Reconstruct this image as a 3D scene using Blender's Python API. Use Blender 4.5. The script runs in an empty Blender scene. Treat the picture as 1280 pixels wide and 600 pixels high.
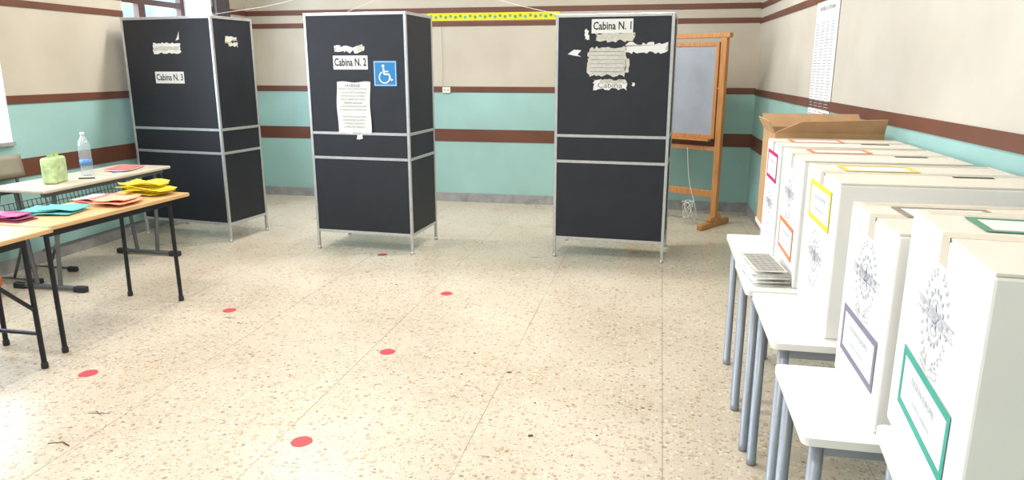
import bpy, bmesh, math, random
from mathutils import Vector, Matrix
random.seed(7)
sc = bpy.context.scene
sc.view_settings.view_transform = 'Standard'
sc.view_settings.look = 'None'
sc.view_settings.exposure = 0.0

# ---------------------------------------------------------------- materials
def srgb(c):
    return tuple(((x/255)/12.92 if x/255 <= .04045 else ((x/255+.055)/1.055)**2.4) for x in c) + (1,)

def mat(name, col, rough=.6, metal=0., var=.06, scale=8., bump=0., bscale=60., spec=.5, trans=0., alpha=1.):
    m = bpy.data.materials.new(name); m.use_nodes = True
    nt = m.node_tree; b = nt.nodes['Principled BSDF']
    c = srgb(col)
    tc = nt.nodes.new('ShaderNodeTexCoord')
    n = nt.nodes.new('ShaderNodeTexNoise'); n.inputs['Scale'].default_value = scale; n.inputs['Detail'].default_value = 4
    nt.links.new(tc.outputs['Object'], n.inputs['Vector'])
    r = nt.nodes.new('ShaderNodeValToRGB')
    r.color_ramp.elements[0].position = .3; r.color_ramp.elements[1].position = .7
    r.color_ramp.elements[0].color = tuple(max(0, x*(1-var)) for x in c[:3]) + (1,)
    r.color_ramp.elements[1].color = tuple(min(1, x*(1+var)) for x in c[:3]) + (1,)
    nt.links.new(n.outputs['Fac'], r.inputs['Fac'])
    nt.links.new(r.outputs['Color'], b.inputs['Base Color'])
    b.inputs['Roughness'].default_value = rough
    b.inputs['Metallic'].default_value = metal
    b.inputs['Specular IOR Level'].default_value = spec
    b.inputs['Transmission Weight'].default_value = trans
    b.inputs['Alpha'].default_value = alpha
    if bump:
        n2 = nt.nodes.new('ShaderNodeTexNoise'); n2.inputs['Scale'].default_value = bscale
        nt.links.new(tc.outputs['Object'], n2.inputs['Vector'])
        bp = nt.nodes.new('ShaderNodeBump'); bp.inputs['Strength'].default_value = bump; bp.inputs['Distance'].default_value = .01
        nt.links.new(n2.outputs['Fac'], bp.inputs['Height']); nt.links.new(bp.outputs['Normal'], b.inputs['Normal'])
    return m

def wood(name, c1, c2, scale=6, axis='X', rough=.45):
    m = bpy.data.materials.new(name); m.use_nodes = True
    nt = m.node_tree; b = nt.nodes['Principled BSDF']
    tc = nt.nodes.new('ShaderNodeTexCoord'); mp = nt.nodes.new('ShaderNodeMapping')
    s = {'X': (1, 12, 12), 'Y': (12, 1, 12), 'Z': (12, 12, 1)}[axis]
    mp.inputs['Scale'].default_value = s
    n = nt.nodes.new('ShaderNodeTexNoise'); n.inputs['Scale'].default_value = scale; n.inputs['Detail'].default_value = 6
    r = nt.nodes.new('ShaderNodeValToRGB')
    r.color_ramp.elements[0].position = .3; r.color_ramp.elements[1].position = .7
    r.color_ramp.elements[0].color = srgb(c1); r.color_ramp.elements[1].color = srgb(c2)
    nt.links.new(tc.outputs['Object'], mp.inputs['Vector']); nt.links.new(mp.outputs['Vector'], n.inputs['Vector'])
    nt.links.new(n.outputs['Fac'], r.inputs['Fac']); nt.links.new(r.outputs['Color'], b.inputs['Base Color'])
    b.inputs['Roughness'].default_value = rough
    return m

def wall_mat(name, upper, lower, split=1.35):
    m = bpy.data.materials.new(name); m.use_nodes = True
    nt = m.node_tree; b = nt.nodes['Principled BSDF']; L = nt.links.new
    g = nt.nodes.new('ShaderNodeNewGeometry'); sx = nt.nodes.new('ShaderNodeSeparateXYZ')
    L(g.outputs['Position'], sx.inputs[0])
    gt = nt.nodes.new('ShaderNodeMath'); gt.operation = 'GREATER_THAN'; gt.inputs[1].default_value = split
    L(sx.outputs['Z'], gt.inputs[0])
    mx = nt.nodes.new('ShaderNodeMixRGB'); mx.inputs[1].default_value = srgb(lower); mx.inputs[2].default_value = srgb(upper)
    L(gt.outputs[0], mx.inputs[0])
    n = nt.nodes.new('ShaderNodeTexNoise'); n.inputs['Scale'].default_value = 1.6; n.inputs['Detail'].default_value = 8
    L(g.outputs['Position'], n.inputs['Vector'])
    r = nt.nodes.new('ShaderNodeValToRGB'); r.color_ramp.elements[0].position = .3; r.color_ramp.elements[1].position = .65
    r.color_ramp.elements[0].color = (.86, .85, .84, 1); r.color_ramp.elements[1].color = (1, 1, 1, 1)
    L(n.outputs['Fac'], r.inputs['Fac'])
    mu = nt.nodes.new('ShaderNodeMixRGB'); mu.blend_type = 'MULTIPLY'; mu.inputs[0].default_value = 1
    L(mx.outputs[0], mu.inputs[1]); L(r.outputs[0], mu.inputs[2]); L(mu.outputs[0], b.inputs['Base Color'])
    b.inputs['Roughness'].default_value = .5
    return m

def floor_mat():
    m = bpy.data.materials.new('terrazzo'); m.use_nodes = True
    nt = m.node_tree; b = nt.nodes['Principled BSDF']; L = nt.links.new; N = nt.nodes.new
    g = N('ShaderNodeNewGeometry')
    def mixc(a, bcol, fac, blend='MIX'):
        x = N('ShaderNodeMixRGB'); x.blend_type = blend
        if isinstance(a, tuple): x.inputs[1].default_value = a
        else: L(a, x.inputs[1])
        if isinstance(bcol, tuple): x.inputs[2].default_value = bcol
        else: L(bcol, x.inputs[2])
        if isinstance(fac, float): x.inputs[0].default_value = fac
        else: L(fac, x.inputs[0])
        return x.outputs[0]
    def math_(op, a, c=None):
        x = N('ShaderNodeMath'); x.operation = op
        for i, v in enumerate((a, c)):
            if v is None: continue
            if isinstance(v, (int, float)): x.inputs[i].default_value = v
            else: L(v, x.inputs[i])
        return x.outputs[0]
    n = N('ShaderNodeTexNoise'); n.inputs['Scale'].default_value = 1.3; n.inputs['Detail'].default_value = 6
    L(g.outputs['Position'], n.inputs['Vector'])
    rr = N('ShaderNodeValToRGB'); rr.color_ramp.elements[0].position = .3; rr.color_ramp.elements[1].position = .7
    rr.color_ramp.elements[0].color = srgb((200, 185, 163)); rr.color_ramp.elements[1].color = srgb((216, 203, 183))
    L(n.outputs['Fac'], rr.inputs['Fac'])
    base = rr.outputs[0]
    for sc_, thr, dist, col, fa in ((34., .78, .36, (170, 130, 94), .6), (66., .78, .38, (148, 114, 84), .55), (22., .84, .32, (188, 166, 138), .7), (100., .86, .38, (112, 92, 76), .5), (30., .92, .28, (112, 90, 72), .65), (48., .78, .42, (228, 220, 204), .6)):
        v = N('ShaderNodeTexVoronoi'); v.inputs['Scale'].default_value = sc_
        nn = N('ShaderNodeTexNoise'); nn.inputs['Scale'].default_value = sc_*1.4
        L(g.outputs['Position'], nn.inputs['Vector'])
        ad = N('ShaderNodeVectorMath'); ad.operation = 'MULTIPLY_ADD'
        L(nn.outputs['Color'], ad.inputs[0]); ad.inputs[1].default_value = (.6/sc_,)*3; L(g.outputs['Position'], ad.inputs[2])
        L(ad.outputs[0], v.inputs['Vector'])
        sep = N('ShaderNodeSeparateColor'); L(v.outputs['Color'], sep.inputs[0])
        f = math_('MULTIPLY', math_('GREATER_THAN', sep.outputs[0], thr), math_('LESS_THAN', v.outputs['Distance'], dist))
        base = mixc(base, srgb(col), math_('MULTIPLY', f, fa))
    sx = N('ShaderNodeSeparateXYZ'); L(g.outputs['Position'], sx.inputs[0])
    jn = N('ShaderNodeTexNoise'); jn.inputs['Scale'].default_value = .9; L(g.outputs['Position'], jn.inputs['Vector'])
    jf = math_('MULTIPLY', math_('SUBTRACT', jn.outputs['Fac'], .2), 2.0)
    for ax, off in (('X', -.077), ('Y', 0.1)):
        fr = math_('FRACT', math_('DIVIDE', math_('ADD', sx.outputs[ax], off + .417*40), .417*2))
        ln = math_('LESS_THAN', fr, .007 if ax == 'X' else .006)
        base = mixc(base, srgb((128, 110, 92)), math_('MULTIPLY', math_('MULTIPLY', ln, jf), .8 if ax == 'X' else .25))
    L(base, b.inputs['Base Color'])
    r2 = N('ShaderNodeMapRange'); r2.inputs[3].default_value = .2; r2.inputs[4].default_value = .38
    L(n.outputs['Fac'], r2.inputs[0]); L(r2.outputs[0], b.inputs['Roughness'])
    b.inputs['Specular IOR Level'].default_value = .5
    return m

M = {}
M['wall'] = wall_mat('wall_paint', (204, 195, 178), (164, 205, 200))
M['wallR'] = wall_mat('wall_paint_light', (212, 205, 193), (164, 205, 200))
M['band'] = mat('brown_band', (108, 66, 50), .5, var=.12, scale=3)
M['marble'] = mat('grey_marble', (158, 158, 158), .35, var=.25, scale=9)
M['floor'] = floor_mat()
M['ceil'] = mat('ceiling_paint', (236, 235, 231), .8, var=.02)
M['reveal'] = mat('white_reveal', (232, 234, 236), .6, var=.02)
M['brownframe'] = mat('window_brown', (84, 58, 48), .5, var=.1)
M['black'] = mat('booth_panel', (27, 30, 40), .55, var=.18, scale=5, bump=.05, bscale=120)
M['alu'] = mat('aluminium', (200, 201, 203), .38, metal=.7, var=.08, scale=30)
M['paper'] = mat('paper', (232, 232, 230), .8, var=.03, scale=20)
M['paperold'] = mat('torn_paper', (205, 202, 190), .85, var=.12, scale=40)
M['ink'] = mat('ink', (30, 30, 34), .7, var=.05)
M['inkgrey'] = mat('ink_grey', (120, 120, 124), .7, var=.05)
M['inklight'] = mat('ink_light', (168, 172, 186), .7, var=.05)
M['inkseal'] = mat('ink_seal', (188, 190, 200), .7, var=.04)
M['blue'] = mat('sign_blue', (28, 132, 196), .4, var=.04)
M['carton'] = mat('white_carton', (238, 236, 232), .6, var=.025, scale=4)
M['cartontop'] = mat('cream_carton', (230, 223, 210), .6, var=.04, scale=4)
M['tape'] = mat('packing_tape', (218, 208, 190), .25, var=.04)
M['kraft'] = mat('kraft_cardboard', (186, 148, 108), .8, var=.1, scale=12)
M['desktop'] = mat('white_laminate', (234, 231, 226), .35, var=.02)
M['deskleg'] = mat('grey_tube', (158, 164, 174), .35, metal=.3, var=.05)
M['blackmetal'] = mat('black_metal', (32, 34, 42), .4, metal=.3, var=.1)
M['greymetal'] = mat('dark_grey_metal', (104, 108, 112), .4, metal=.5, var=.1)
M['rubber'] = mat('rubber', (42, 44, 48), .7, var=.1)
M['woodtop'] = wood('beech_top', (206, 160, 108), (226, 184, 132), 5, 'Y', .35)
M['woodpale'] = wood('grey_beige_top', (196, 184, 162), (214, 203, 182), 5, 'Y', .35)
M['woodeasel'] = wood('easel_wood', (176, 116, 62), (204, 146, 88), 6, 'Z', .45)
M['slate'] = mat('slate', (156, 162, 172), .5, var=.12, scale=3)
M['red'] = mat('red_sticker', (196, 66, 72), .5, var=.1, scale=30)
M['yellow'] = mat('yellow_paper', (244, 220, 50), .7, var=.05)
M['orangep'] = mat('orange_paper', (240, 164, 126), .7, var=.08)
M['pink'] = mat('pink_paper', (226, 112, 104), .7, var=.08)
M['tealp'] = mat('teal_paper', (92, 172, 166), .7, var=.06)
M['purple'] = mat('purple_paper', (134, 56, 92), .7, var=.08)
M['green'] = mat('green_dots', (90, 160, 90), .6)
M['magl'] = mat('label_magenta', (196, 44, 116), .5)
M['oral'] = mat('label_orange', (236, 134, 84), .5)
M['yell'] = mat('label_yellow', (244, 214, 70), .5)
M['vil'] = mat('label_grey_violet', (128, 122, 146), .5)
M['teal'] = mat('label_teal', (36, 164, 146), .5)
M['vib'] = mat('label_brown_grey', (150, 140, 126), .5)
M['tealt'] = mat('label_teal_dark', (76, 150, 118), .5)
M['dark'] = mat('scuff', (112, 98, 86), .8)
M['dirt'] = mat('gum_spot', (86, 72, 62), .8)
M['chairback'] = mat('chair_ply', (150, 142, 124), .5, var=.08)
M['pack'] = mat('tissue_pack', (184, 206, 150), .35, var=.25, scale=25)
M['bag'] = mat('orange_bag', (232, 130, 66), .35, var=.15, scale=20, bump=.6, bscale=30)
M['bluecap'] = mat('blue_label', (84, 134, 190), .4)
M['cable'] = mat('white_cable', (222, 220, 214), .5)
M['outlet'] = mat('outlet_plastic', (224, 220, 210), .4)
M['pilaster'] = mat('dark_pilaster', (88, 80, 84), .6)
def clear(name, fac, tint, diff=0.):
    gm = bpy.data.materials.new(name); gm.use_nodes = True
    nt = gm.node_tree; nt.nodes.remove(nt.nodes['Principled BSDF'])
    tr = nt.nodes.new('ShaderNodeBsdfTransparent'); gl = nt.nodes.new('ShaderNodeBsdfGlossy'); gl.inputs['Roughness'].default_value = .05
    tr.inputs[0].default_value = tint
    mxs = nt.nodes.new('ShaderNodeMixShader'); mxs.inputs[0].default_value = fac
    nt.links.new(tr.outputs[0], mxs.inputs[1]); nt.links.new(gl.outputs[0], mxs.inputs[2])
    out = mxs.outputs[0]
    if diff:
        df = nt.nodes.new('ShaderNodeBsdfDiffuse'); df.inputs[0].default_value = (.85, .9, .95, 1)
        m2 = nt.nodes.new('ShaderNodeMixShader'); m2.inputs[0].default_value = diff
        nt.links.new(out, m2.inputs[1]); nt.links.new(df.outputs[0], m2.inputs[2]); out = m2.outputs[0]
    nt.links.new(out, nt.nodes['Material Output'].inputs['Surface'])
    return gm
M['glass'] = clear('window_glass', .08, (.9, .95, 1, 1))
M['bottle'] = clear('clear_plastic', .14, (.93, .96, .98, 1), .16)

# ---------------------------------------------------------------- helpers
col = sc.collection
def link(ob, parent=None):
    col.objects.link(ob)
    if parent: ob.parent = parent
    return ob
def root(name, loc=(0, 0, 0), rz=0.):
    e = bpy.data.objects.new(name, None); e.empty_display_size = .1
    e.location = loc; e.rotation_euler = (0, 0, rz); return link(e)
def mesh_obj(name, verts, faces, m, parent=None, smooth=False):
    me = bpy.data.meshes.new(name); me.from_pydata([tuple(v) for v in verts], [], faces)
    me.materials.append(M[m] if isinstance(m, str) else m); me.update()
    if smooth:
        for p in me.polygons: p.use_smooth = True
    return link(bpy.data.objects.new(name, me), parent)
def bm_obj(name, bm, m, parent=None, smooth=False):
    me = bpy.data.meshes.new(name); bm.to_mesh(me); bm.free()
    me.materials.append(M[m] if isinstance(m, str) else m)
    if smooth:
        for p in me.polygons: p.use_smooth = True
    return link(bpy.data.objects.new(name, me), parent)
def boxes(name, lst, m, parent=None, bevel=0., seg=2):
    bm = bmesh.new()
    for a, b in lst:
        mt = Matrix.Translation([(a[i]+b[i])/2 for i in range(3)]) @ Matrix.Diagonal([abs(b[i]-a[i]) for i in range(3)] + [1])
        bmesh.ops.create_cube(bm, size=1, matrix=mt)
    if bevel: bmesh.ops.bevel(bm, geom=bm.edges[:], offset=bevel, segments=seg, affect='EDGES', profile=.5)
    return bm_obj(name, bm, m, parent)
def tube(name, pts, r, m, parent=None, cyclic=False, smoothc=False, res=4):
    cu = bpy.data.curves.new(name, 'CURVE'); cu.dimensions = '3D'; cu.bevel_depth = r; cu.bevel_resolution = res; cu.use_fill_caps = True
    sp = cu.splines.new('BEZIER' if smoothc else 'POLY')
    if smoothc:
        sp.bezier_points.add(len(pts)-1)
        for p, q in zip(sp.bezier_points, pts): p.co = q; p.handle_left_type = p.handle_right_type = 'AUTO'
    else:
        sp.points.add(len(pts)-1)
        for p, q in zip(sp.points, pts): p.co = (*q, 1)
    sp.use_cyclic_u = cyclic
    tmp = bpy.data.objects.new('tmp', cu); col.objects.link(tmp)
    dg = bpy.context.evaluated_depsgraph_get()
    me = bpy.data.meshes.new_from_object(tmp.evaluated_get(dg)); bpy.data.objects.remove(tmp)
    me.materials.clear(); me.materials.append(M[m])
    for p in me.polygons: p.use_smooth = True
    return link(bpy.data.objects.new(name, me), parent)
def lathe(name, prof, m, parent=None, seg=24, loc=(0, 0, 0)):
    vs, fs = [], []
    for r, z in prof:
        for i in range(seg):
            a = 2*math.pi*i/seg; vs.append((loc[0]+r*math.cos(a), loc[1]+r*math.sin(a), loc[2]+z))
    for j in range(len(prof)-1):
        for i in range(seg):
            fs.append((j*seg+i, j*seg+(i+1) % seg, (j+1)*seg+(i+1) % seg, (j+1)*seg+i))
    fs.append(tuple(range(seg))[::-1]); fs.append(tuple((len(prof)-1)*seg+i for i in range(seg)))
    return mesh_obj(name, vs, fs, m, parent, True)
_tc = {}
def text2d(s, size, align='CENTER', bold=0.):
    k = (s, size, align, bold)
    if k in _tc: return _tc[k]
    cu = bpy.data.curves.new('t', 'FONT'); cu.body = s; cu.size = size; cu.align_x = align; cu.align_y = 'CENTER'; cu.resolution_u = 2
    cu.offset = bold*size
    ob = bpy.data.objects.new('t', cu); col.objects.link(ob)
    dg = bpy.context.evaluated_depsgraph_get()
    me = bpy.data.meshes.new_from_object(ob.evaluated_get(dg)); bpy.data.objects.remove(ob)
    out = ([(v.co.x, v.co.y) for v in me.vertices], [tuple(p.vertices) for p in me.polygons])
    _tc[k] = out; return out
def polys2d(polys):
    vs, fs = [], []
    for p in polys:
        fs.append(tuple(range(len(vs), len(vs)+len(p)))); vs += p
    return vs, fs
def decal(parent, name, geo, origin, u, v, m):
    if isinstance(geo, list): geo = polys2d(geo)
    o, u, v = Vector(origin), Vector(u), Vector(v)
    return mesh_obj(name, [o+u*x+v*y for x, y in geo[0]], geo[1], m, parent)
def rect(x0, y0, x1, y1): return [(x0, y0), (x1, y0), (x1, y1), (x0, y1)]
def frame(w, h, t):
    w /= 2; h /= 2
    return [rect(-w, -h, w, -h+t), rect(-w, h-t, w, h), rect(-w, -h+t, -w+t, h-t), rect(w-t, -h+t, w, h-t)]
def ragged(w, h, j, n=10, seed=0):
    rn = random.Random(seed); p = []
    cs = [(-w/2, -h/2), (w/2, -h/2), (w/2, h/2), (-w/2, h/2)]
    for k in range(4):
        a, b = cs[k], cs[(k+1) % 4]
        for i in range(n):
            t = i/n; p.append((a[0]+(b[0]-a[0])*t+rn.uniform(-j, j), a[1]+(b[1]-a[1])*t+rn.uniform(-j, j)))
    return [p]
def circ(cx, cy, r, n=20): return [(cx+r*math.cos(2*math.pi*i/n), cy+r*math.sin(2*math.pi*i/n)) for i in range(n)]
def arc_ring(cx, cy, r, t, a0, a1, n=24):
    out = []
    for i in range(n):
        A, B = math.radians(a0+(a1-a0)*i/n), math.radians(a0+(a1-a0)*(i+1)/n)
        out.append([(cx+(r-t)*math.cos(A), cy+(r-t)*math.sin(A)), (cx+r*math.cos(A), cy+r*math.sin(A)),
                    (cx+r*math.cos(B), cy+r*math.sin(B)), (cx+(r-t)*math.cos(B), cy+(r-t)*math.sin(B))])
    return out
def seg2(x0, y0, x1, y1, t):
    d = Vector((x1-x0, y1-y0)).normalized(); n = Vector((-d.y, d.x))*t/2
    return [(x0+n.x, y0+n.y), (x0-n.x, y0-n.y), (x1-n.x, y1-n.y), (x1+n.x, y1+n.y)]
def emblem(S):
    P = []
    for t in (.50, .36): P += arc_ring(0, .02, t, .03, 0, 360, 28)
    for i in range(16):
        a = 2*math.pi*i/16; c, s = math.cos(a), math.sin(a)
        P.append(seg2(.50*c, .02+.50*s, .58*c, .02+.58*s, .08))
    st = []
    for i in range(10):
        r = .34 if i % 2 == 0 else .14; a = math.pi/2+i*math.pi/5; st.append((r*math.cos(a), .02+r*math.sin(a)))
    P.append(st)
    for side in (-1, 1):
        for i in range(12):
            a = math.radians(-78+i*13.5); R = .80
            cx, cy = side*R*math.cos(a), R*math.sin(a)*1.12
            for dr in (-.09, .09):
                b = a+math.radians(50 if dr > 0 else 120)
                lx, ly = side*math.cos(b), math.sin(b)
                P.append([(cx, cy), (cx+lx*.08-ly*.03, cy+ly*.08+lx*.03), (cx+lx*.17, cy+ly*.17), (cx+lx*.08+ly*.03, cy+ly*.08-lx*.03)])
        P += [seg2(side*.1, -.98, side*.6, -.88, .03), seg2(side*.1, -1.12, side*.6, -1.02, .03), seg2(side*.6, -.88, side*.6, -1.02, .03)]
    P += [seg2(-1.25, .16, 1.25, .16, .03), seg2(-1.25, -.06, 1.25, -.06, .03)]
    P = [[(x*S, y*S) for x, y in p] for p in P]
    vs, fs = polys2d(P)
    for s_, yy, sz in (("MINISTERO DELL'INTERNO", .05, .2), ("REPVBBLICA ITALIANA", -1.0, .09)):
        tv, tf = text2d(s_, sz*S)
        o = len(vs); vs = vs+[(x, y+yy*S) for x, y in tv]; fs = fs+[tuple(i+o for i in f) for f in tf]
    return vs, fs

# ---------------------------------------------------------------- room
LX, BY = -5.05, 8.35
def rx(y): return 1.348-.0393*y
def rprism(name, y0, y1, z0, z1, inn, out, m, parent=None):
    vs = []
    for z in (z0, z1):
        vs += [(rx(y0)-inn, y0, z), (rx(y0)+out, y0, z), (rx(y1)+out, y1, z), (rx(y1)-inn, y1, z)]
    return mesh_obj(name, vs, [(3, 2, 1, 0), (4, 5, 6, 7), (0, 1, 5, 4), (1, 2, 6, 5), (2, 3, 7, 6), (3, 0, 4, 7)], m, parent)
RY, CZ = -1.8, 3.3
boxes('floor', [((LX-.5, RY-.2, -.1), (1.8, BY+.2, 0))], 'floor')
boxes('ceiling', [((LX-.5, RY-.2, CZ), (1.8, BY+.2, CZ+.1))], 'ceil')
boxes('wall_back', [((LX-.5, BY, 0), (1.8, BY+.2, CZ))], 'wall')
boxes('wall_rear', [((LX-.5, RY-.2, 0), (1.8, RY, CZ))], 'wall')
rprism('wall_right', RY, BY, 0, CZ, 0, .2, 'wallR')
wins = [(-1.2, .3), (1.1, 2.6), (3.3, 4.8), (6.2, 7.63)]
WT = .44; WZ0, WZ1 = 1.0, 2.9
L_ = [((LX-WT, RY, 0), (LX, BY, WZ0)), ((LX-WT, RY, WZ1), (LX, BY, CZ))]
ys = [RY]+[v for w in wins for v in w]+[BY]
for i in range(0, len(ys), 2): L_.append(((LX-WT, ys[i], WZ0), (LX, ys[i+1], WZ1)))
boxes('wall_left', L_, 'wall')
segs = [(ys[i], ys[i+1]) for i in range(0, len(ys), 2)]
e = .008
bands = [(1.32, 1.386), (.739, .884), (2.073, 2.128), (2.222, 2.28)]
k = 1
for z0, z1 in bands:
    boxes(f'trim_{k}', [((LX, BY-e, z0), (rx(BY), BY, z1))], 'band'); k += 1
    rprism(f'trim_{k}', RY, BY-e, z0-.01, z1-.01, e, 0, 'band'); k += 1
    if z1 < WZ0: boxes(f'trim_{k}', [((LX, RY, z0), (LX+e, BY-e, z1))], 'band')
    else: boxes(f'trim_{k}', [((LX, a, z0), (LX+e, min(b, BY-e), z1)) for a, b in segs], 'band')
    k += 1
boxes('baseboard_back', [((LX, BY-.015, 0), (rx(BY), BY, .11))], 'marble')
boxes('baseboard_left', [((LX, RY, 0), (LX+.015, BY-.015, .11))], 'marble')
rprism('baseboard_right', RY, BY-.015, 0, .11, .015, 0, 'marble')
boxes(f'trim_{k}', [((LX, 7.66, 0), (LX+.05, 7.92, CZ))], 'pilaster')
for i, (a, b) in enumerate(wins):
    w = root(f'window_{i+1}', (LX, (a+b)/2, WZ0))
    h, H, D = (b-a)/2, WZ1-WZ0, -WT+.04
    boxes('casement_frame', [((D, -h, .03), (D+.06, -h+.07, H)), ((D, h-.07, .03), (D+.06, h, H)), ((D, -h+.07, .03), (D+.06, h-.07, .1)), ((D, -h+.07, H-.07), (D+.06, h-.07, H)),
                             ((D, -.05, .1), (D+.06, .05, H-.07)), ((D, -h+.07, 1.25), (D+.06, -.05, 1.31)), ((D, .05, 1.25), (D+.06, h-.07, 1.31))], 'brownframe', w)
    boxes('pane', [((D+.02, -h+.07, .1), (D+.028, h-.07, H-.07))], 'glass', w)
    boxes('reveal_lining', [((D+.06, -h, .03), (0, -h+.006, H)), ((D+.06, h-.006, .03), (0, h, H)), ((D+.06, -h+.006, H-.006), (0, h-.006, H))], 'reveal', w)
    boxes('marble_sill', [((D, -h, 0), (.03, h, .03))], 'marble', w)

# ---------------------------------------------------------------- voting booths
def booth(FL, ang, W, D, H=2.05):
    b = root('voting_booth', (*FL, 0), math.radians(ang)); t = .024
    zs = [.173, .835, 1.05, H-t/2]
    corners = [(0, 0), (W, 0), (W, D), (0, D)]
    boxes('frame_posts', [((x-t/2, y-t/2, 0), (x+t/2, y+t/2, H)) for x, y in corners], 'alu', b, .003, 1)
    bars = []
    for z in zs:
        bars += [((t/2, -t/2, z-t/2), (W-t/2, t/2, z+t/2)), ((-t/2, t/2, z-t/2), (t/2, D-t/2, z+t/2)), ((W-t/2, t/2, z-t/2), (W+t/2, D-t/2, z+t/2))]
    bars.append(((t/2, D-t/2, H-t), (W-t/2, D+t/2, H)))
    boxes('frame_crossbars', bars, 'alu', b, .002, 1)
    pn = []
    for z0, z1 in ((zs[0], zs[1]), (zs[1], zs[2]), (zs[2], zs[3])):
        a, c = z0+t/2, z1-t/2
        pn += [((t/2, -.004, a), (W-t/2, .004, c)), ((-.004, t/2, a), (.004, D-t/2, c)), ((W-.004, t/2, a), (W+.004, D-t/2, c))]
    boxes('panels', pn, 'black', b)
    boxes('writing_shelf', [((.01, .014, .85), (W-.01, D*.6, .87))], 'black', b)
    for x, y in corners: lathe('foot_cap', [(.016, 0), (.018, .004), (.018, .012), (.014, .03)], 'alu', b, 12, (x, y, 0))
    return b
U, V = (1, 0, 0), (0, 0, 1)
def put(b, nm, geo, x, z, m, d=.006): decal(b, nm, geo, (x, -d, z), U, V, m)
def fit(g, w):
    xs = [p[0] for p in g[0]]; f = w/(max(xs)-min(xs)); mid = (max(xs)+min(xs))/2
    return ([((p[0]-mid)*f, p[1]) for p in g[0]], g[1])
def label(b, s, x, z, w=.33, h=.115, tilt=0):
    put(b, 'cabin_label', [rect(-w/2, -h/2, w/2, h/2)], x, z, 'paper', .007)
    put(b, 'cabin_label_text', fit(text2d(s, h*.78, 'CENTER', .016), w*.92), x, z, 'ink', .0085)
# booth 1
b1 = booth((-.845, 5.98), -3, .92, .6, 2.02)
label(b1, 'Cabina N. 1', .445, 1.925, .33, .11)
put(b1, 'torn_strip', ragged(.30, .06, .012, 12, 1), .47, 1.84, 'paperold')
put(b1, 'torn_strip', ragged(.30, .22, .012, 14, 2), .41, 1.65, 'paperold')
put(b1, 'torn_strip', ragged(.32, .07, .012, 14, 3), .72, 1.755, 'paper')
put(b1, 'torn_strip', ragged(.26, .075, .012, 12, 4), .44, 1.47, 'paper', .0062)
put(b1, 'torn_text', fit(text2d('Cabina', .06), .2), .44, 1.462, 'inkgrey', .0075)
put(b1, 'torn_strip', ragged(.2, .03, .008, 12, 41), .46, 1.492, 'paperold', .0085)
put(b1, 'torn_strip', [[(-.06, 0), (-.01, .035), (.05, .03), (.02, -.005), (.05, -.02), (-.01, -.012)]], .15, 1.71, 'paper')
put(b1, 'torn_strip', ragged(.035, .08, .010, 5, 5), .245, 1.86, 'paper')
put(b1, 'torn_strip', ragged(.02, .03, .006, 4, 6), .63, 1.47, 'paper')
put(b1, 'torn_strip', ragged(.04, .1, .010, 6, 8), .575, 1.62, 'paperold')
for i in range(6): put(b1, 'torn_strip_line', ragged(.27, .006, .002, 8, 20+i), .41, 1.57+i*.032, 'inklight', .0075)
# booth 2
b2 = booth((-2.984, 5.83), -3.1, .91, .58)
put(b2, 'torn_strip', ragged(.26, .045, .014, 14, 11), .40, 1.755, 'paper')
put(b2, 'torn_strip', ragged(.06, .05, .012, 6, 12), .50, 1.76, 'paperold', .0064)
label(b2, 'Cabina N. 2', .405, 1.645, .32, .115)
put(b2, 'access_sign', [rect(-.105, -.105, .105, .105)], .72, 1.555, 'blue', .007)
wc = [circ(-.012, .066, .013), seg2(-.01, .05, -.004, .0, .016), seg2(-.004, .022, .035, .022, .011), seg2(-.006, .0, .04, -.0, .014), seg2(.038, .002, .056, -.05, .014), seg2(.054, -.05, .074, -.044, .012)] + arc_ring(-.002, -.026, .052, .011, 115, 360, 26)
put(b2, 'access_pictogram', wc, .715, 1.55, 'paper', .0085)
put(b2, 'access_border', frame(.195, .195, .005), .72, 1.555, 'paper', .0085)
def sheet(parent, name, x0, z0, w, h, amp, m, nx=12, nz=16, seed=1):
    rn = random.Random(seed); ph = rn.random()*6; vs, fs = [], []
    for j in range(nz+1):
        for i in range(nx+1):
            u, v = i/nx, j/nz
            vs.append((x0+u*w+.006*math.sin(v*7+ph), -.009-amp*(.5+.5*math.sin(u*7+v*4+ph))*(1-v*.9), z0+v*h+.005*math.sin(u*9)))
    for j in range(nz):
        for i in range(nx): a = j*(nx+1)+i; fs.append((a, a+1, a+nx+2, a+nx+1))
    return mesh_obj(name, vs, fs, m, parent, True)
sheet(b2, 'notice_sheet', .265, 1.05, .31, .435, .012, 'paper')
lines = ['LA LEGGE', 'PUNISCE CON LA RECLUSIONE', 'E CON LA MULTA CHIUNQUE', 'INTRODUCE ALL INTERNO', 'DELLE CABINE ELETTORALI', 'TELEFONI CELLULARI', 'O ALTRE APPARECCHIATURE', 'IN GRADO DI FOTOGRAFARE', '', 'SI INVITANO GLI ELETTORI', 'A DEPOSITARE AL SEGGIO', 'IL PROPRIO TELEFONO', 'LA PENA DELL ARRESTO']
for i, s in enumerate(lines):
    if s: put(b2, 'notice_text', text2d(s, .032 if i == 0 else .0185), .42, 1.455-i*.029, 'ink' if i in (0, 5) else 'inkgrey', .0225)
put(b2, 'torn_strip', ragged(.05, .04, .01, 5, 14), .46, 1.02, 'paper', .013)
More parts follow.
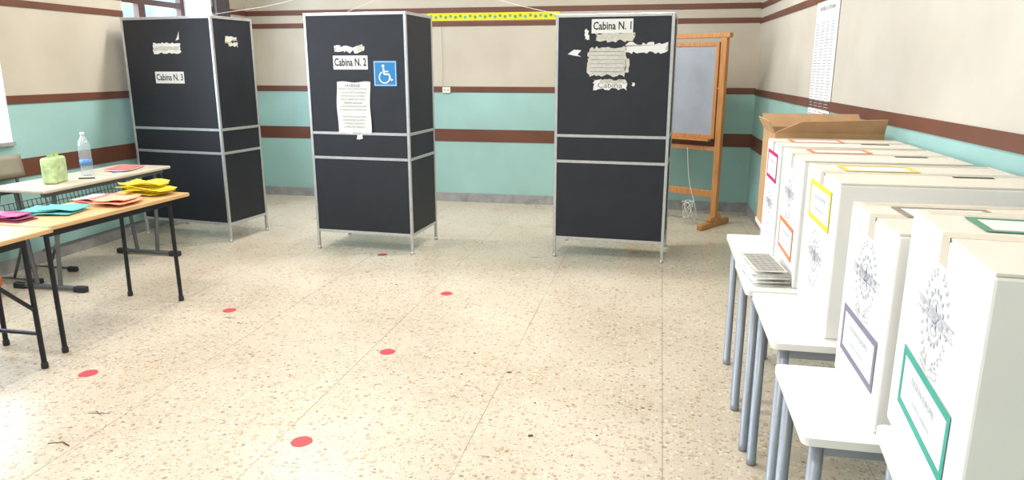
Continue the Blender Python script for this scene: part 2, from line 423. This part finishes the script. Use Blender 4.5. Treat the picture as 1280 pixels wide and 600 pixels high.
# booth 3
b3 = booth((-4.9, 6.0), -7.2, 1.0, .53)
put(b3, 'torn_strip', ragged(.31, .09, .008, 14, 15), .49, 1.775, 'paper')
put(b3, 'torn_strip', ragged(.28, .035, .008, 12, 16), .49, 1.772, 'paperold', .0064)
put(b3, 'torn_strip', [[(-.02, 0), (.02, .01), (.025, .08), (.0, .03)]], .62, 1.84, 'paper')
label(b3, 'Cabina N. 3', .49, 1.515, .33, .105)
for i, (yy, zz, w, h) in enumerate(((.24, 1.86, .15, .035), (.26, 1.81, .12, .03), (.2, 1.835, .08, .04))):
    decal(b3, 'torn_strip', ragged(w, h, .009, 8, 30+i), (1.0+.006+.0004*i, yy, zz), (0, 1, 0), V, 'paperold')

# ---------------------------------------------------------------- wall items
k0 = root('alphabet_banner', (-1.93, BY-.009, 2.178))
boxes('strip', [((-.78, -.002, -.042), (.78, 0, .042))], 'yellow', k0)
for i in range(26): decal(k0, 'figure', [circ(0, 0, .018, 12)] if i % 2 else [rect(-.015, -.015, .015, .015)], (-.74+i*.059, -.004, .006*(-1)**i), U, V, ('green', 'tealp', 'green')[i % 3])
def outlet(loc):
    o = root('wall_outlet', loc)
    boxes('plate', [((-.05, -.012, -.035), (.05, 0, .035))], 'outlet', o, .003)
    for s in (-.02, .02): boxes('socket_hole', [((s-.006, -.014, -.006), (s+.006, -.011, .006))], 'ink', o)
outlet((-2.5, BY-.008, 1.345))
tube('wall_cable', [(-2.56, BY-.012, 2.06), (-2.55, BY-.012, 1.7), (-2.56, BY-.012, 1.39)], .004, 'cable')
tube('hanging_cable', [(-.845, 5.98, 2.024), (-1.25, 6.02, 2.12), (-2.4, 6.2, 2.5), (-4.9, 6.1, 3.27)], .002, 'cable', smoothc=True)
tube('hanging_cable', [(-3.9, 5.87, 2.052), (-3.2, 6.05, 2.18), (-2.4, 6.3, 2.5), (-1.0, 6.5, 3.29)], .002, 'cable', smoothc=True)
tube('hanging_cable', [(-2.6, 5.82, 2.052), (-2.3, 5.9, 2.2), (-2.0, 6.0, 2.6), (-1.8, 6.0, 3.29)], .002, 'cable', smoothc=True)
ps = root('electoral_poster', (rx(5.57)-.004, 5.57, 1.19), math.atan2(.0393, 1))
boxes('sheet', [((-.003, -.3, 0), (0, .3, .88))], 'paper', ps)
decal(ps, 'heading', text2d('REPUBBLICA ITALIANA', .04), (-.005, 0, .82), (0, -1, 0), V, 'inkgrey')
rows = [rect(-.27+c*.137, .04+r*.02, -.27+c*.137+random.uniform(.08, .12), .045+r*.02) for c in range(4) for r in range(35)]
decal(ps, 'list_text', rows, (-.005, 0, 0), (0, -1, 0), V, 'inklight')

# ---------------------------------------------------------------- blackboard easel
ea = root('blackboard_easel', (.6, 7.5, 0), math.radians(148)); EW = 1.0
for x in (0, EW):
    boxes('post', [((x-.03, -.03, .05), (x+.03, .03, 1.92))], 'woodeasel', ea, .004)
    boxes('foot', [((x-.03, -.29, .0), (x+.03, .29, .06))], 'woodeasel', ea, .01)
    boxes('foot_block', [((x-.028, -.11, .06), (x+.028, .11, .11))], 'woodeasel', ea, .01)
boxes('top_rail', [((-.06, -.035, 1.89), (EW+.06, .035, 1.935))], 'woodeasel', ea, .004)
boxes('lower_rail', [((.03, -.02, .30), (EW-.03, .02, .37))], 'woodeasel', ea, .004)
boxes('middle_rail', [((.03, -.02, .78), (EW-.03, .02, .82))], 'woodeasel', ea, .004)
boxes('slate_panel', [((.085, -.01, .94), (EW-.085, .012, 1.81))], 'slate', ea)
boxes('slate_frame', [((.05, -.018, .9), (.085, .02, 1.85)), ((EW-.085, -.018, .9), (EW-.05, .02, 1.85)), ((.085, -.018, .9), (EW-.085, .02, .94)), ((.085, -.018, 1.81), (EW-.085, .02, 1.85))], 'woodeasel', ea, .003)
boxes('chalk_ledge', [((.08, .02, .88), (EW-.08, .08, .9))], 'woodeasel', ea)
for x in (.04, EW-.04): tube('pivot_bolt', [(x-.03 if x < .5 else x+.03, 0, 1.4), (x+.02 if x < .5 else x-.02, 0, 1.4)], .01, 'alu', ea)
pts = []
for i in range(40):
    a = i*.9; pts.append((.34+.07*math.cos(a)*(1-i/70), 7.55+.05*math.sin(a), .05+.2*abs(math.sin(i*.37))))
tube('coiled_cable', [(.3, 7.62, .8), (.33, 7.58, .5)]+pts, .0035, 'cable', smoothc=True)

# ---------------------------------------------------------------- ballot boxes & desks (right)
def ballot_box(cx, cy, z, w, l, h, ang, lc, layout, tc_=None, lw=.33):
    b = root('ballot_box', (cx, cy, z), math.radians(ang))
    boxes('carton_body', [((-w/2, -l/2, 0), (w/2, l/2, h-.006))], 'carton', b, .006)
    boxes('lid_flaps', [((-w/2+.002, -l/2+.002, h-.006), (w/2-.002, -.002, h)), ((-w/2+.002, .002, h-.006), (w/2-.002, l/2-.002, h))], 'cartontop', b, .001, 1)
    boxes('sealing_tape', [((-w/2-.001, -.025, h), (w/2+.001, .025, h+.001)), ((-w/2-.0012, -.025, h-.06), (-w/2, .025, h)), ((-w/2+.02, l/2-.05, h), (w/2-.02, l/2-.004, h+.001))], 'tape', b)
    boxes('slot', [((.08, -.065, h+.0008), (.2, -.045, h+.002))], 'ink', b)
    uu, x = (0, -1, 0), -w/2-.0015
    ez, lz = (.67, .30) if layout == 'low' else (.42, .78)
    decal(b, 'state_emblem', emblem(.105), (x-.0005, 0, h*ez), uu, V, 'inkseal')
    lh = .14
    decal(b, 'side_label_white', [rect(-lw/2, -lh/2, lw/2, lh/2)], (x, 0, h*lz), uu, V, 'paper')
    decal(b, 'side_label_frame', frame(lw, lh, .018), (x-.001, 0, h*lz), uu, V, lc)
    decal(b, 'side_label_text', text2d('ELEZIONI EUROPEE', .021), (x-.001, 0, h*lz+.02), uu, V, 'inklight')
    decal(b, 'side_label_text', text2d('Scheda di votazione', .018), (x-.001, 0, h*lz-.02), uu, V, 'inklight')
    o = (-w/2+.2, l/2-.15, h+.0018)
    decal(b, 'top_label_white', [rect(-.12, -.075, .12, .075)], o, (1, 0, 0), (0, 1, 0), 'paper')
    decal(b, 'top_label_frame', frame(.24, .15, .018), (o[0], o[1], o[2]+.001), (1, 0, 0), (0, 1, 0), tc_ or lc)
    return b
H = .52
ballot_box(.555+.3, 3.67, .73, .6, .40, H, 0, 'magl', 'high', 'oral', .3)
ballot_box(.56+.3, 3.18, .73, .6, .49, H, 0, 'oral', 'low')
ballot_box(.565+.31, 2.62, .73, .62, .50, H, 0, 'yell', 'high')
ballot_box(.557+.32, 2.0, .70, .62, .425, H, 0, 'vil', 'low', 'vib')
a5 = -math.degrees(math.atan2(.052, .545))
w5, l5 = .62, .5475
mx_, my_ = (.583+.531)/2, (1.757+1.212)/2
ar = math.radians(a5)
ballot_box(mx_+w5/2*math.cos(ar), my_+w5/2*math.sin(ar), .765, w5, l5, H, a5, 'teal', 'low', 'tealt', .37)

def school_desk(x0, x1, y0, y1, z, ang=0):
    d = root('school_desk', ((x0+x1)/2, (y0+y1)/2, 0), math.radians(ang)); a, b = (x1-x0)/2, (y1-y0)/2
    bm = bmesh.new(); bmesh.ops.create_cube(bm, size=1, matrix=Matrix.Translation((0, 0, z-.011)) @ Matrix.Diagonal((2*a, 2*b, .022, 1)))
    ve = [e_ for e_ in bm.edges if abs(e_.verts[0].co.z-e_.verts[1].co.z) > .01]
    bmesh.ops.bevel(bm, geom=ve, offset=.022, segments=5, affect='EDGES', profile=.5)
    bm_obj('top', bm, 'desktop', d)
    ins = .045
    boxes('apron', [((-a+ins, -b+ins-.01, z-.062), (a-ins, -b+ins+.01, z-.022)), ((-a+ins, b-ins-.01, z-.062), (a-ins, b-ins+.01, z-.022)),
                    ((-a+ins-.01, -b+ins, z-.062), (-a+ins+.01, b-ins, z-.022)), ((a-ins-.01, -b+ins, z-.062), (a-ins+.01, b-ins, z-.022))], 'deskleg', d)
    for sx_ in (-1, 1):
        for sy in (-1, 1): lathe('leg', [(.02, .0), (.021, .03), (.019, .032), (.019, z-.022)], 'deskleg', d, 20, (sx_*(a-ins), sy*(b-ins), 0))
    return d
school_desk(.385, 1.12, 3.36, 3.9, .73)
school_desk(.375, 1.13, 2.87, 3.34, .73)
school_desk(.395, 1.15, 2.30, 2.85, .73)
school_desk(.39, 1.18, 1.73, 2.2, .70)
school_desk(.52, 1.22, 1.16, 1.68, .765, a5)
pb = root('ballot_register_stack', (.463, 3.11, .73), math.radians(6))
for i in range(7):
    rn = random.Random(50+i); ox, oy = rn.uniform(-.008, .008), rn.uniform(-.02, .02)
    vs, fs = [], []
    for j in range(9):
        for q in range(2):
            y = -.16+.32*j/8; vs.append((-.065+.13*q+ox, y+oy, .004+i*.006+(.004+i*.002)*math.sin(j*.9+i)**2))
    for j in range(8): fs.append((2*j, 2*j+1, 2*j+3, 2*j+2))
    o = mesh_obj('sheet', vs, fs, 'paper' if i % 2 else 'paperold', pb, True); sm = o.modifiers.new('s', 'SOLIDIFY'); sm.thickness = .003
boxes('cover_sheet', [((-.06, -.155, .058), (.065, .155, .061))], 'paperold', pb)
decal(pb, 'grid_print', [rect(-.05, -.14+i*.02, .055, -.133+i*.02) for i in range(14)]+[rect(-.05+i*.026, -.14, -.048+i*.026, .13) for i in range(5)], (0, 0, .062), (1, 0, 0), (0, 1, 0), 'inkgrey')

kb = root('cardboard_box', (.865, 4.18, .73)); w, l, h = .265, .22, .54; t = .006
boxes('walls', [((-w, -l, 0), (w, -l+t, h)), ((-w, l-t, 0), (w, l, h)), ((-w, -l+t, 0), (-w+t, l-t, h)), ((w-t, -l+t, 0), (w, l-t, h)), ((-w+t, -l+t, 0), (w-t, l-t, t))], 'kraft', kb)
for nm, vs in (('flap_far', [(-w, l, h), (w, l, h), (w, l+.09, h+.07), (-w, l+.09, h+.07)]), ('flap_left', [(-w, -l, h), (-w, l, h), (-w-.03, l, h+.06), (-w-.03, -l, h+.06)]),
               ('flap_near', [(-w, -l, h), (w, -l, h), (w, -l-.03, h+.075), (-w+.12, -l-.03, h+.06)])):
    o = mesh_obj(nm, vs, [(0, 1, 2, 3)], 'kraft', kb); sm = o.modifiers.new('s', 'SOLIDIFY'); sm.thickness = .005
school_desk(.595, 1.14, 3.93, 4.43, .73)

# ---------------------------------------------------------------- tables on the left
def black_table(x0, x1, y0, y1, z, brace=True, ang=0, inN=.155):
    d = root('work_table', ((x0+x1)/2, (y0+y1)/2, 0), math.radians(ang)); a, b = (x1-x0)/2, (y1-y0)/2
    ly = {-1: -b+inN, 1: b-.155}
    boxes('top', [((-a, -b, z-.025), (a, b, z))], 'woodtop', d, .004)
    boxes('underframe', [((-a+.03, ly[-1], z-.065), (-a+.06, ly[1], z-.025)), ((a-.06, ly[-1], z-.065), (a-.03, ly[1], z-.025)), ((-a+.06, ly[-1]-.015, z-.06), (a-.06, ly[-1]+.015, z-.025)), ((-a+.06, ly[1]-.015, z-.06), (a-.06, ly[1]+.015, z-.025))], 'blackmetal', d)
    for sx_ in (-1, 1):
        for sy in (-1, 1):
            X, Y = sx_*(a-.045), ly[sy]
            tube('leg', [(X, Y, z-.03), (X+sx_*.01, Y, .0)], .014, 'blackmetal', d)
            lathe('foot_cap', [(.016, 0), (.018, .004), (.018, .03), (.015, .035)], 'rubber', d, 14, (X+sx_*.01, Y, 0))
    if brace:
        for sx_ in (-1, 1):
            X = sx_*(a-.045)
            for sy in (-1, 1): tube('brace', [(X, ly[sy], z-.42), (X, ly[sy]-sy*.38, z-.05)], .011, 'blackmetal', d)
        for sy in (-1, 1): tube('stretcher', [(-a+.045, ly[sy], .2), (a-.045, ly[sy], .2)], .011, 'blackmetal', d)
        tube('long_stretcher', [(0, ly[-1], .2), (0, ly[1], .2)], .011, 'blackmetal', d)
    return d
def wire_basket(parent, x0, x1, y0, y1, z0, z1, m, r=.0025, step=.04):
    def W(p): tube('basket_wire', p, r, m, parent, res=1)
    n = round((y1-y0)/step)
    for i in range(n+1):
        y = y0+(y1-y0)*i/n; W([(x1, y, z1), (x1-.02, y, z0), (x0+.02, y, z0), (x0, y, z1)])
    for i in range(4):
        f = i/3; W([(x1-.02*(1-f), y0, z0+(z1-z0)*f), (x1-.02*(1-f), y1, z0+(z1-z0)*f)]); W([(x0+.02*(1-f), y0, z0+(z1-z0)*f), (x0+.02*(1-f), y1, z0+(z1-z0)*f)])
    n = round((x1-x0)/.05)
    for i in range(1, n): W([(x0+(x1-x0)*i/n, y0, z0), (x0+(x1-x0)*i/n, y1, z0)])
tA = black_table(-3.74, -3.24, 3.25, 4.4, .75, False, -3, .02)
black_table(-3.78, -3.2, 2.02, 3.2, .755, True)
cd = root('classroom_bench', (-4.37, 4.76, 0))
boxes('top', [((-.25, -.66, .755), (.25, .66, .78))], 'woodpale', cd, .008)
boxes('apron', [((-.2, -.62, .72), (-.17, .62, .755)), ((.17, -.62, .72), (.2, .62, .755))], 'greymetal', cd)
for y in (-.5, .56):
    for x in (-.1, .1): tube('upright', [(x*1.6, y, .72), (x, y, .04)], .016, 'greymetal', cd)
    tube('runner', [(-.26, y, .025), (.28, y, .025)], .018, 'greymetal', cd)
    for x in (-.25, .27): boxes('runner_cap', [((x-.05, y-.025, 0), (x+.05, y+.025, .045))], 'rubber', cd, .01)
tube('cross_tube', [(0, -.5, .3), (0, .56, .3)], .013, 'greymetal', cd)
wire_basket(cd, -.22, .22, -.6, .6, .50, .64, 'greymetal', .003)
for y in (-.6, .6):
    for x in (-.185, .185): tube('basket_hanger', [(x*1.15, y, .64), (x, y, .73)], .004, 'greymetal', cd, res=1)
ch = root('classroom_chair', (-4.78, 4.55, 0), 0)
def curved_panel(name, w, h, bend, m, parent, loc, tilt):
    vs, fs = [], []; n = 12
    for j in range(5):
        for i in range(n+1):
            u = -1+2*i/n; v = -1+2*j/4; rr_ = 1-.06*abs(u)**6
            vs.append((loc[0]+bend*u*u+tilt*v, loc[1]+u*w/2, loc[2]+v*h/2*rr_))
    for j in range(4):
        for i in range(n): a = j*(n+1)+i; fs.append((a, a+1, a+n+2, a+n+1))
    o = mesh_obj(name, vs, fs, m, parent, True); s = o.modifiers.new('s', 'SOLIDIFY'); s.thickness = .012; return o
curved_panel('backrest', .42, .18, .03, 'chairback', ch, (-.2, 0, .85), -.01)
boxes('seat', [((-.2, -.2, .43), (.18, .2, .445))], 'chairback', ch, .006)
for s in (-.17, .17): tube('side_frame', [(-.21, s, .92), (-.2, s, .45), (-.16, s, .42), (.14, s, .42), (.15, s, .4), (-.02, s, .03), (-.22, s, .025), (.2, s, .025)], .012, 'greymetal', ch)
for s in (-.17, .17):
    for x in (-.21, .19): boxes('runner_cap', [((x-.04, s-.02, 0), (x+.04, s+.02, .04))], 'rubber', ch, .008)

bo = root('water_bottle', (-4.38, 4.78, .78))
prof = [(.03, 0), (.042, .006), (.044, .02)]
for i in range(8): prof += [(.044, .03+i*.022), (.0415, .041+i*.022)]
prof += [(.044, .21), (.044, .235), (.036, .27), (.02, .298), (.014, .305), (.014, .318)]
lathe('body', prof, 'bottle', bo)
lathe('cap', [(.0155, 0), (.0155, .018), (.013, .02)], 'paper', bo, 20, (0, 0, .316))
lathe('label', [(.0448, 0), (.0448, .04)], 'bluecap', bo, 24, (0, 0, .085))
tp = root('tissue_pack', (-4.33, 4.42, .78), math.radians(20))
bm = bmesh.new(); bmesh.ops.create_cube(bm, size=1, matrix=Matrix.Translation((0, 0, .095)) @ Matrix.Diagonal((.1, .2, .19, 1)))
bmesh.ops.bevel(bm, geom=bm.edges[:], offset=.025, segments=4, affect='EDGES', profile=.6)
bm_obj('wrapper', bm, 'pack', tp, True)
mesh_obj('top_crimp', [(-.005, -.08, .188), (.01, -.03, .19), (-.01, .03, .19), (.005, .08, .188), (.012, .085, .215), (0, .03, .222), (.015, -.03, .218), (0, -.085, .212)], [(0, 1, 6, 7), (1, 2, 5, 6), (2, 3, 4, 5)], 'pack', tp)
decal(tp, 'print', text2d('soft', .05), (.0515, 0, .1), (0, 1, 0), V, 'paper')
def stack(name, loc, w, l, n, mts, ang, seed, fan=.03, curl=.03, tw=.15, dz=.007):
    s = root(name, loc, math.radians(ang)); rn = random.Random(seed); z = .002
    for i in range(n):
        vs, fs = [], []; nx, ny = 6, 8
        ox, oy, ra = rn.uniform(-fan, fan)*.5, rn.uniform(-fan, fan), rn.uniform(-tw, tw); c_ = rn.uniform(.2, 1)*curl; ph = rn.random()*6
        for j in range(ny+1):
            for q in range(nx+1):
                x, y = (q/nx-.5)*w, (j/ny-.5)*l
                zz = z+c_*max(0, abs(x/w)*2-.5)**2*(1+.6*math.sin(y/l*5+ph))+.1*c_*(1+math.sin(y*30+ph))
                vs.append((x*math.cos(ra)-y*math.sin(ra)+ox, x*math.sin(ra)+y*math.cos(ra)+oy, zz))
        for j in range(ny):
            for q in range(nx): a = j*(nx+1)+q; fs.append((a, a+1, a+nx+2, a+nx+1))
        o = mesh_obj('folded_sheet', vs, fs, mts[i % len(mts)], s, True); sm = o.modifiers.new('s', 'SOLIDIFY'); sm.thickness = .003; sm.offset = 1
        z += dz
    return s
stack('yellow_ballot_papers', (-3.44, 4.26, .75), .17, .27, 11, ['yellow'], 86, 1, .05, .05, .25)
stack('orange_ballot_papers', (-3.5, 3.94, .75), .21, .22, 7, ['orangep', 'pink', 'orangep', 'paper'], 92, 2, .13, .03, .45, .004)
stack('teal_ballot_papers', (-3.6, 3.62, .75), .19, .22, 5, ['tealp'], 88, 3, .09, .025, .35, .004)
stack('purple_ballot_papers', (-3.64, 3.36, .75), .13, .2, 5, ['purple', 'magl', 'purple'], 90, 4, .05, .025, .15, .005)
stack('office_papers', (-4.36, 5.15, .78), .2, .28, 3, ['paper', 'paper', 'pink'], 15, 5, .05, .008)
for i, (x, y, a) in enumerate(((-4.24, 4.62, 30), (-4.26, 4.98, 70))):
    p = root('ballpoint_pen', (x, y, .786), math.radians(a))
    tube('barrel', [(-.06, 0, 0), (.05, 0, 0)], .005, 'bluecap' if i else 'ink', p); tube('tip', [(.05, 0, 0), (.068, 0, -.002)], .002, 'alu', p)
bg = bmesh.new(); bmesh.ops.create_icosphere(bg, subdivisions=4, radius=.13)
for v in bg.verts:
    v.co.z = v.co.z*.75+.11; n_ = math.sin(v.co.x*40)*math.cos(v.co.y*37+v.co.z*30)*.012; v.co += v.co.normalized()*n_
    if v.co.z < 0: v.co.z = 0
    if v.co.z > .17: v.co.x *= .55; v.co.y *= .55; v.co.z += .03
ob = bm_obj('plastic_bag', bg, 'bag', None, True); ob.location = (-4.68, 4.0, 0)

# ---------------------------------------------------------------- floor marks
for x, y, r in ((-2.95, 3.03, .048), (-1.477, 2.597, .047), (-1.48, 3.637, .045), (-1.46, 4.76, .045), (-2.797, 4.11, .045), (-2.335, 5.72, .045)):
    rn = random.Random(int(x*100)); p = [(x+r*math.cos(a/20*6.283)*rn.uniform(.93, 1.05), y+r*math.sin(a/20*6.283)*rn.uniform(.93, 1.05)) for a in range(20)]
    mesh_obj('floor_distance_sticker', [(a, b, .0015) for a, b in p], [tuple(range(20))], 'red')
rn = random.Random(99); P = []
spots = [(-.73, 3.5, .015), (-.5, 2.85, .015), (-.98, 3.72, .012), (-.25, 5.1, .012), (-.9, 6.35, .016), (-1.9, 4.9, .01), (-2.6, 3.9, .01)]
spots += [(rn.uniform(-3, .3), rn.uniform(2.3, 7.5), rn.uniform(.003, .008)) for _ in range(60)]
for x, y, r in spots:
    P.append([(x+r*math.cos(a/10*6.283)*rn.uniform(.6, 1.2), y+r*math.sin(a/10*6.283)*rn.uniform(.6, 1.2)) for a in range(10)])
vs, fs = polys2d(P); mesh_obj('floor_debris', [(a, b, .001) for a, b in vs], fs, 'dirt')
for x, y, s in ((-2.55, 2.65, .055), (-2.72, 3.98, .035), (-1.0, 5.9, .05)):
    mesh_obj('floor_tape_residue', [(a, b, .001) for q in (seg2(x-s, y-s*.2, x+s, y+s*.1, .007), seg2(x-s*.6, y+s*.3, x+s*.4, y-s*.3, .005)) for a, b in q], [(0, 1, 2, 3), (4, 5, 6, 7)], 'dark')
mesh_obj('floor_tape_residue', [(a, b, .001) for q in (seg2(-2.56, 2.36, -2.5, 2.38, .009), seg2(-2.5, 2.38, -2.45, 2.36, .009)) for a, b in q], [(0, 1, 2, 3), (4, 5, 6, 7)], 'dirt')

# ---------------------------------------------------------------- lights
def area(name, loc, rot, sx_, sy, power, colr, parent=None):
    l = bpy.data.lights.new(name, 'AREA'); l.shape = 'RECTANGLE'; l.size = sx_; l.size_y = sy; l.energy = power; l.color = colr
    o = bpy.data.objects.new(name, l); o.location = loc; o.rotation_euler = rot; return link(o, parent)
for i, (a, b) in enumerate(wins):
    area('window_daylight', (LX-WT-.05, (a+b)/2, 1.95), (0, -math.pi/2, 0), 1.85, b-a, (110, 112, 115, 90)[i], (.95, .975, 1))
for x in (-3.4, -.6):
    for y in (.6, 3.4, 6.2):
        f = root('added_ceiling_fill', (x, y, CZ))  # unseen fixtures added to brighten the room, strongest towards the back wall
        boxes('housing', [((-.65, -.12, -.06), (.65, .12, 0))], 'reveal', f, .01)
        area('added_fill_light', (0, 0, -.065), (0, 0, 0), 1.25, .2, {.6: 34, 3.4: 38, 6.2: 62}[y], (1, .98, .94), f)
w = bpy.data.worlds.new('World'); sc.world = w; w.use_nodes = True
bgd = w.node_tree.nodes['Background']; bgd.inputs[0].default_value = (.62, .78, 1, 1); bgd.inputs[1].default_value = 1.6

# ---------------------------------------------------------------- camera
cam = bpy.data.cameras.new('camera'); cam.sensor_width = 36; cam.lens = 890/1280*36; cam.clip_start = .05
co = bpy.data.objects.new('camera', cam); co.location = (0, 0, 1.6)
co.rotation_euler = (math.radians(90-13.58), 0, math.radians(11.55)); col.objects.link(co); sc.camera = co
